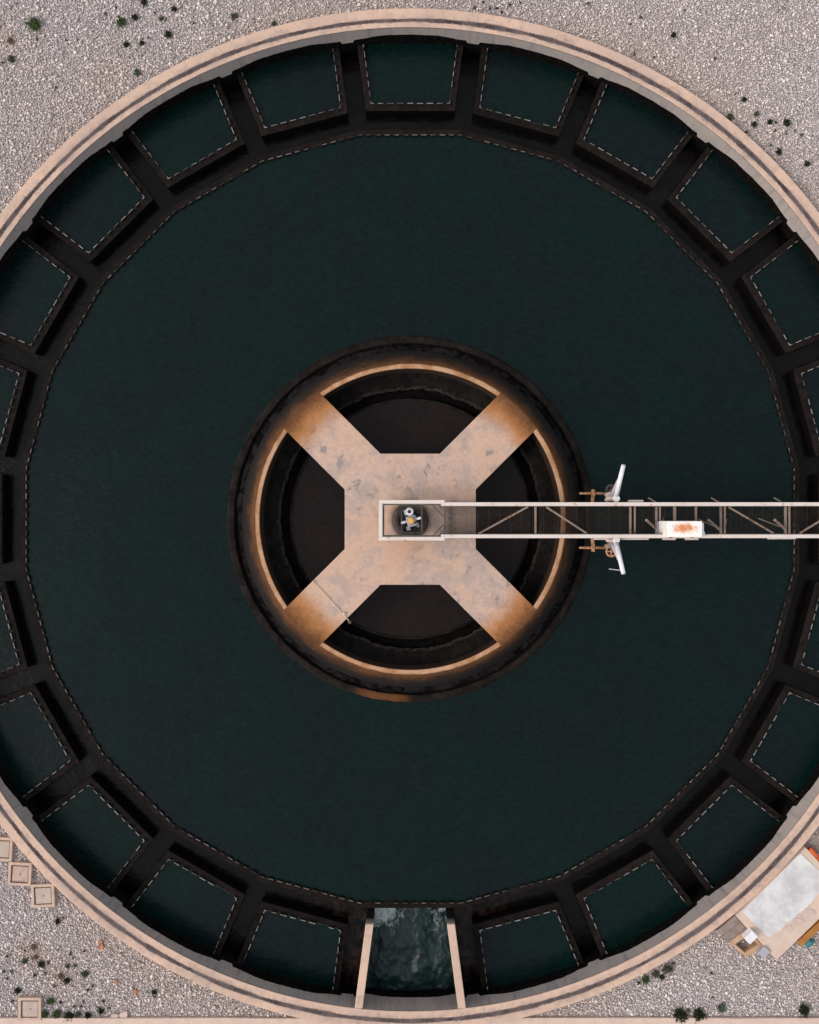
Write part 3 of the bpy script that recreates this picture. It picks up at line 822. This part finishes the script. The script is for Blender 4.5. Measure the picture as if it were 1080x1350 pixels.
# ---------------------------------------------------------------- inspection covers
def cover(px, py, w, rot, lidm, label, dot=True):
    c = at(px, py, .15); o = empty('inspection_cover', (c.x, c.y, 0)); tag(o, label, 'cover', 'concrete inspection covers')
    h = w / 2; ca, sa = math.cos(R(rot)), math.sin(R(rot))
    def q(x, y): return (c.x + x * ca - y * sa, c.y + x * sa + y * ca)
    mb = MB(); i = h - .085
    rings = [(h, -.05), (h, .15), (i, .155), (i, .07)]
    for (a, za), (b_, zb2) in zip(rings[:-1], rings[1:]):
        A = [q(-a, -a), q(a, -a), q(a, a), q(-a, a)]; Bq = [q(-b_, -b_), q(b_, -b_), q(b_, b_), q(-b_, b_)]
        for k in range(4):
            j = (k + 1) % 4; mb.quad((*A[k], za), (*A[j], za), (*Bq[j], zb2), (*Bq[k], zb2))
    bevel(mb.build('cover_frame', M['pad'], o), .008)
    MB().box((c.x, c.y, .05), (2 * i - .004, 2 * i - .004, .05), R(rot)).build('seat_ledge', M['groove'], o)
    i2 = i - .035
    ld = bevel(MB().box((c.x + .012 * ca, c.y - .01, .095), (2 * i2, 2 * i2, .07), R(rot + random.uniform(-1, 1))).build('lid', lidm, o), .012)
    if dot: MB().lathe([(.004, .145), (.02, .14), (.024, .12), (.004, .12)], c.x + .02, c.y - .01, 12).build('lifting_eye', M['flange'], ld)
    return o
cover(0.5, 1119.5, .78, -3, M['lid'], 'square concrete inspection cover cut by the left edge, topmost of three beside the rim', False)
o = cover(26, 1152.5, .76, -3, M['lidr'], 'rosy square inspection cover with a dark scratch, middle of three beside the rim')
cc = at(24, 1163, .15); MB().box((cc.x, cc.y, .158), (.36, .025, .006), R(-3)).build('dark_slot', M['flange'], o)
cover(56.5, 1181, .76, 2.5, M['lid'], 'square concrete inspection cover touching the rim, lowest of three in a stagger')
cover(39, 1330.5, .75, 0, M['lid'], 'square concrete inspection cover standing alone against the bottom kerb')

# ---------------------------------------------------------------- chamber at the lower right
ch = empty('valve_chamber', at(1043, 1190, 0)); tag(ch, 'low square concrete chamber with a white sheet on its roof beside the rim', 'chamber')
CZ = .36
W_, N_, S_ = at(970.5, 1208, CZ), at(1063, 1118, CZ), at(1024.3, 1266, CZ)
E_ = N_ + (S_ - W_)
mb = MB().prism([(p.x, p.y) for p in (W_, N_, E_, S_)], -.2, CZ)
bevel(mb.build('slab', M['slab'], ch), .015)
ms = [(978, 1201), (990, 1190), (1003, 1177), (1016, 1164), (1031, 1149), (1044, 1136), (1055, 1125.5), (1064, 1133), (1075, 1143), (1086, 1153), (1092, 1160), (1084, 1172), (1077, 1180), (1069, 1190), (1061, 1198), (1052, 1204), (1047, 1211), (1036, 1217), (1030, 1226), (1021, 1230), (1015, 1236.5), (1002, 1225), (990, 1213)]
pts = []
for k in range(len(ms)):
    a, b_ = Vector(ms[k]), Vector(ms[(k + 1) % len(ms)])
    for i in range(4):
        p = a.lerp(b_, i / 4) + Vector((random.uniform(-.6, .6), random.uniform(-.6, .6))) * (.3 if k < 6 or k > 20 else 1)
        pts.append(at(p.x, p.y, CZ))
MB().prism([(p.x, p.y) for p in pts], CZ + .001, CZ + .018).build('roof_sheet', M['membrane'], ch)
# plaster splashes on the slab edge
for (px, py, rx) in ((1041, 1224, .16), (1052, 1215, .2), (1066, 1203, .22), (1060, 1208, .14), (1046, 1221, .12)):
    c = at(px, py, CZ); k = 18
    MB().prism([(c.x + rx * (1 + .35 * mnoise.noise(Vector((i * .9, px, 0)))) * math.cos(2*math.pi*i/k + .8), c.y + rx * .6 * (1 + .35 * mnoise.noise(Vector((i * .9, py, 3)))) * math.sin(2*math.pi*i/k + .8)) for i in range(k)], CZ + .0005, CZ + .010 + .003 * rx * 10).build('plaster_patch', M['pink'], ch)
rot = math.atan2((N_ - W_).y, (N_ - W_).x)
# masonry box with two compartments
mbx = empty('masonry_box', at(965, 1235, 0)); tag(mbx, 'tan masonry box with a boarded half and an open half beside the white roofed chamber', 'box')
Z = .26
q0, q1, q2, q3 = at(945, 1228.5, Z), at(969.5, 1208, Z), at(1007, 1248.5, Z), at(984, 1262.5, Z)
def bil(u, v): return q0.lerp(q1, u).lerp(q3.lerp(q2, u), v)
def frame_ring(mb, u0, u1, v0, v1, t, z0, z1):
    for a in ((u0, u1, v0, v0 + t), (u0, u1, v1 - t, v1), (u0, u0 + t, v0 + t, v1 - t), (u1 - t, u1, v0 + t, v1 - t)):
        P4 = [bil(a[0], a[2]), bil(a[1], a[2]), bil(a[1], a[3]), bil(a[0], a[3])]
        mb.prism([(p.x, p.y) for p in P4], z0, z1)
mb = MB(); frame_ring(mb, 0, 1, .42, 1.0, .13, -.1, Z); mb.build('masonry_frame', M['tan'], mbx)
P4 = [bil(.13, .55), bil(.87, .55), bil(.87, .87), bil(.13, .87)]
MB().prism([(p.x, p.y) for p in P4], -.1, .04).build('sump_floor', M['brown'], mbx)
mb = MB()
for v0, v1 in ((.0, .195), (.205, .415)):
    P4 = [bil(.0, v0), bil(1, v0), bil(1, v1), bil(.0, v1)]; mb.prism([(p.x, p.y) for p in P4], -.1, Z - .04)
mb.build('board_lid', M['brown'], mbx)
wb = bevel(MB().box(at(988.5, 1233.5, .45), (.37, .27, .30), rot).build('meter_box', M['white']), .02); tag(wb, 'small white box on the tan masonry box at the chamber edge', 'box')
gb_ = bevel(MB().box(at(1004.5, 1252.5, .24), (.34, .28, .40), rot).build('meter_box', M['motor']), .02); tag(gb_, 'small pale grey box on the gravel against the chamber', 'box')
# things along the chamber
pp = MB().tube([at(1066.5, 1119, .25), at(1073, 1126, .24), at(1083, 1136.5, .22)], .10, 14).build('drain_pipe', M['orange'], smooth=True); tag(pp, 'bright orange plastic pipe along the upper side of the chamber', 'pipe')
mb = MB(); 
be = MB().bar(at(1052, 1243.5, .12), at(1092, 1207, .12), .22, .20).build('timber_beam', M['wood']); bevel(be, .02); tag(be, 'ochre timber beam on the gravel below the white roofed chamber', 'beam')
mb = MB(); k = 10
for q_ in range(3):
    c = at(1065 + q_ * 2.2, 1244 - q_ * 1.3, .05 + .05 * (q_ == 1))
    mb.lathe([(.01, c.z + .10), (.07, c.z + .09), (.12, c.z + .02), (.10, c.z - .05), (.01, c.z - .05)], c.x, c.y, k, jit=lambda q2, w: .04 * mnoise.noise(Vector((w * 2, q2, q_ * 5))))
tag(mb.build('crumpled_bag', M['teal']), 'crumpled teal plastic bag on the gravel beside the ochre beam', 'bag')
dp = [at(1066, 1112, .06), at(1082, 1095, .06), at(1120, 1120, .06), at(1100, 1145, .06)]
tag(MB().prism([(p.x, p.y) for p in dp], -.1, .06).build('apron', M['brown']), 'brown grey paved apron between the rim and the chamber', 'paving', kind='structure')

# broken terracotta on the gravel
def shard(px, py, s, label, m='tile', n=6):
    c = at(px, py, .05); mb = MB(); P5 = []
    for i in range(n):
        w = 2 * math.pi * i / n + random.uniform(-.3, .3); P5.append((c.x + s * random.uniform(.6, 1.2) * math.cos(w), c.y + s * random.uniform(.6, 1.2) * math.sin(w)))
    o = mb.prism(P5, .04, .085).build('tile_shard', M[m]); tag(o, label, 'shard', 'broken tile pieces on the gravel'); return o
shard(134.5, 1248.5, .10, 'orange tile shard nearest the tank rim in the lower left gravel')
shard(132.5, 1242, .09, 'brown rusty shard just above the orange shard near the rim', 'rust')
shard(153, 1294, .07, 'smallest orange tile shard, midway between rim and bottom kerb')
shard(178, 1307.5, .10, 'orange tile shard furthest right of those in the lower left gravel')
shard(164, 1337.5, .17, 'large pale pink plaster lump lying by the bottom kerb', 'pink', 7)
shard(150, 1340, .11, 'small pale pink plaster chip touching the bottom kerb', 'pink', 6)

# ---------------------------------------------------------------- weeds
def tuft(px, py, r, kind, label, group=None):
    """a low weed: many narrow leaves fanning out of one root"""
    c = at(px, py, .06); rad = r * .025 * (.72 if kind == 'leaf_dry' else .9); mb = MB()
    n = int(60 + 22 * r) if r > 3.4 else 40
    for i in range(n):
        w = random.uniform(0, 2 * math.pi); L = rad * random.uniform(.2, .75); h = rad * random.uniform(.15, .9)
        o0 = Vector((c.x + rad * .36 * random.gauss(0, 1), c.y + rad * .36 * random.gauss(0, 1), .03))
        d = Vector((math.cos(w), math.sin(w), 0)); s = Vector((-d.y, d.x, 0)) * max(.010, rad * random.uniform(.05, .13))
        m_ = o0 + d * L * .5 + Vector((0, 0, h)); t = o0 + d * L + Vector((0, 0, h * random.uniform(.4, 1)))
        mb.quad(o0 - s * .5, m_ - s, t, m_ + s); mb.quad(o0 - s * .5, m_ + s, o0 + s * .5)
    o = mb.build('weed', M[kind], fix=False); tag(o, label, 'weed', group); return o
D, GN, DU, GY, DR = 'leaf_dark', 'leaf_green', 'leaf_dull', 'leaf_grey', 'leaf_dry'
big = [
 (46, 33, 9.5, GN, 'largest green weed in the upper left gravel, standing alone'),
 (160, 30, 6.8, GN, 'bright green round weed left of the dark pair near the top edge'),
 (178, 23, 5, D, 'dark weed just right of the bright green round weed'),
 (190, 3, 5, D, 'dark green weed cut by the top edge in the upper left gravel'),
 (222, 45, 5.4, D, 'round dark weed nearest the rim in the upper left group'),
 (230, 12, 4.2, D, 'dark weed on the right of the upper left group, near the top edge'),
 (213, 24.5, 4, DU, 'dull straggly weed in the middle of the upper left group'),
 (167, 59, 4.6, D, 'left dark weed of two below the bright green round weed'),
 (187, 57, 4, D, 'right dark weed of two below the bright green round weed'),
 (181, 96, 5.4, GY, 'pale grey green weed close above the rim at upper left'),
 (15, 78, 5.2, DU, 'dull green weed by the left edge of the upper left gravel'),
 (14, 54, 6, DR, 'dry orange brown weed by the left edge of the picture'),
 (309, 22, 5, DU, 'dull brown weed alone left of the top of the rim'),
 (361, 31, 3.6, DU, 'small dull weed touching the rim left of its top'),
 (962, 154, 5.2, DU, 'green weed touching the rim at upper right'),
 (1037, 162, 5.4, D, 'widest dark weed of the upper right group, on its right'),
 (1015, 161, 4.6, D, 'dark weed in the middle of the upper right group'),
 (994, 164, 4.6, D, 'dark weed at the left of the upper right group, near the rim'),
 (997, 150, 4.2, DU, 'dull weed topmost of the upper right group near the rim'),
 (981, 131, 3.8, D, 'single dark weed above the upper right group'),
 (1027, 200, 4.6, D, 'dark weed below the upper right group beside the rim'),
 (1064, 216, 4.4, D, 'dark weed near the right edge, lowest on the upper right gravel'),
 (888, 46, 4.2, D, 'single dark weed in open gravel right of the top of the rim'),
 (55, 1271, 5.4, D, 'round dark green weed left of centre in the lower left gravel'),
 (112, 1284, 5.6, DU, 'dull weed on the right of the lower left scatter'),
 (45, 1248, 5.4, DR, 'dry brown weed above the round dark green one at lower left'),
 (47, 1262, 4.6, DR, 'thin reddish dry weed just above the round dark green one'),
 (33, 1267, 4.4, DU, 'dull green weed left of the round dark green one'),
 (80, 1287, 6, DR, 'wide dry brown weed in the middle of the lower left scatter'),
 (88, 1293, 4.6, D, 'dark weed tangled with the wide dry brown weed'),
 (23, 1306, 4.6, D, 'dark weed above the lone inspection cover by the kerb'),
 (76, 1215, 4.4, D, 'dark weed beside the lowest staggered inspection cover'),
 (67, 1320, 5.6, GN, 'green weed above the row of weeds along the bottom kerb'),
 (133, 1332, 5, D, 'dark weed right of the kerb weed row, standing off the kerb'),
 (60, 1336.5, 5, GN, 'first kerb weed beside the lone inspection cover'),
 (75, 1336.5, 6, GN, 'wide kerb weed second from the lone inspection cover'),
 (91, 1339, 6.4, D, 'dark kerb weed in the middle of the kerb row'),
 (103, 1337, 4.4, DU, 'small dull kerb weed between two dark ones'),
 (116, 1339, 5.4, D, 'dark kerb weed at the right end of the kerb row'),
 (203, 1308, 4, D, 'single dark weed right of the orange shards'),
 (880, 1277, 7, DU, 'wide dull weed touching the rim at lower right'),
 (864, 1284, 6, DU, 'dull weed in the middle of the strip along the lower right rim'),
 (851, 1291, 6, GN, 'green weed at the lower end of the strip along the rim'),
 (873, 1288, 4.2, D, 'dark weed just off the rim weed strip at lower right'),
 (897, 1337, 9.6, D, 'big dark green weed left of the pair by the bottom kerb'),
 (920.5, 1337, 8.6, D, 'big dark green weed right of the pair by the bottom kerb'),
 (951, 1328, 6.4, GY, 'pale grey green weed right of the big dark pair'),
 (1060, 1331, 8.4, D, 'wide dark green weed near the lower right corner by the kerb'),
]
for a in big: tuft(*a)
groups = [
 ('tiny dark sprouts on the upper left gravel', 'one of the tiny dark sprouts scattered over the upper left gravel', [(3, 82, 2.6), (139, 18, 3), (74, 115, 2.4), (153, 9, 2.4), (203, 17, 2.6), (219, 25, 2.4), (180, 66, 2.6), (49, 51, 2), (195, 49, 2), (87, 53, 2), (255, 30, 2.2)]),
 ('tiny dark sprouts above the top of the rim', 'one of the tiny dark sprouts just above the top of the rim', [(626, 10, 3.2), (637, 3, 2.6), (646, 11, 3.4), (672, 5.5, 3.2), (655, 11, 2.6), (662, 15.5, 3.2), (775, 4, 3.4), (686, 3, 2)]),
 ('tiny dark sprouts on the upper right gravel', 'one of the tiny dark sprouts scattered over the upper right gravel', [(845, 23, 3.4), (836, 71, 3.2), (831, 31, 2.2), (942, 77, 3.4), (985, 173, 3), (1037, 176, 2.8), (1057, 178, 3.2), (1022, 172, 2.6), (1017, 191, 2.6), (1023, 161, 2.6), (1049, 172, 2.2), (903, 13, 2.2), (862, 75, 2.2), (969, 124, 2.4)]),
 ('tiny dark sprouts on the lower left gravel', 'one of the tiny dark sprouts scattered over the lower left gravel', [(64, 1269, 3.4), (93, 1258, 3.6), (9, 1261, 3.6), (14, 1254, 3), (46, 1286, 3.8), (89, 1274, 4), (99, 1273, 3.8), (15, 1281, 3.4), (5, 1281, 3), (83, 1210, 3.2), (204, 1315, 2.6), (76, 1251, 2.6), (111, 1254, 3), (97, 1263, 2.6), (60, 1284, 2.8), (33, 1253, 3.2), (122, 1300, 3.2), (136, 1320, 2.8), (98, 1327, 3.2), (107, 1327, 2.8), (110, 1321, 2.8), (80, 1322, 2.6), (16, 1320, 2.8), (9, 1290, 2.6), (116, 1305, 2.8), (72, 1300, 2.6), (144, 1329, 2.4)]),
 ('tiny dark sprouts on the lower right gravel', 'one of the tiny dark sprouts on the lower right gravel', [(938, 1283, 2.8), (939, 1315, 2.6), (842, 1296, 3.4), (888, 1270, 3.4), (908, 1332, 3)]),
]
for gname, lab, lst in groups:
    for p in lst: tuft(p[0], p[1], p[2] * .88, random.choice((D, DU, DU)), lab, gname)

# ---------------------------------------------------------------- light, camera
SUN_EL, SUN_AZ = R(40), R(258)          # light from the left, a little from below in the picture
w = bpy.data.worlds.new('World'); scn.world = w; w.use_nodes = True
nt = w.node_tree; bg = nt.nodes['Background']
sky = nt.nodes.new('ShaderNodeTexSky'); sky.sky_type = 'NISHITA'; sky.sun_disc = False
sky.sun_elevation = SUN_EL; sky.sun_rotation = SUN_AZ; sky.dust_density = 5; sky.air_density = 1.0
hs = nt.nodes.new('ShaderNodeHueSaturation'); hs.inputs['Saturation'].default_value = .45      # thin overcast: greyer than a clear sky
nt.links.new(sky.outputs[0], hs.inputs['Color']); mx = nt.nodes.new('ShaderNodeMix'); mx.data_type = 'RGBA'; mx.inputs[0].default_value = .5; mx.inputs[7].default_value = (4.3, 4.35, 4.5, 1)   # even cloud layer
nt.links.new(hs.outputs[0], mx.inputs[6]); nt.links.new(mx.outputs[2], bg.inputs['Color']); bg.inputs['Strength'].default_value = .15
L = bpy.data.lights.new('sun', 'SUN'); L.energy = .8; L.angle = R(25); L.color = (1, .90, .80)
so = bpy.data.objects.new('sun', L); COL.objects.link(so)
d = Vector((math.sin(SUN_AZ) * math.cos(SUN_EL), math.cos(SUN_AZ) * math.cos(SUN_EL), math.sin(SUN_EL)))
so.rotation_euler = d.to_track_quat('Z', 'Y').to_euler()

cam = bpy.data.cameras.new('camera'); co = bpy.data.objects.new('camera', cam); COL.objects.link(co)
co.location = (0, 0, CAMZ); co.rotation_euler = (0, 0, 0)
cam.sensor_fit = 'VERTICAL'; cam.sensor_height = 24; cam.lens = 24 * 30 / 33.75; cam.clip_end = 1000
scn.camera = co
scn.view_settings.view_transform = 'Standard'; scn.view_settings.look = 'None'
scn.view_settings.exposure = .66; scn.view_settings.gamma = 1
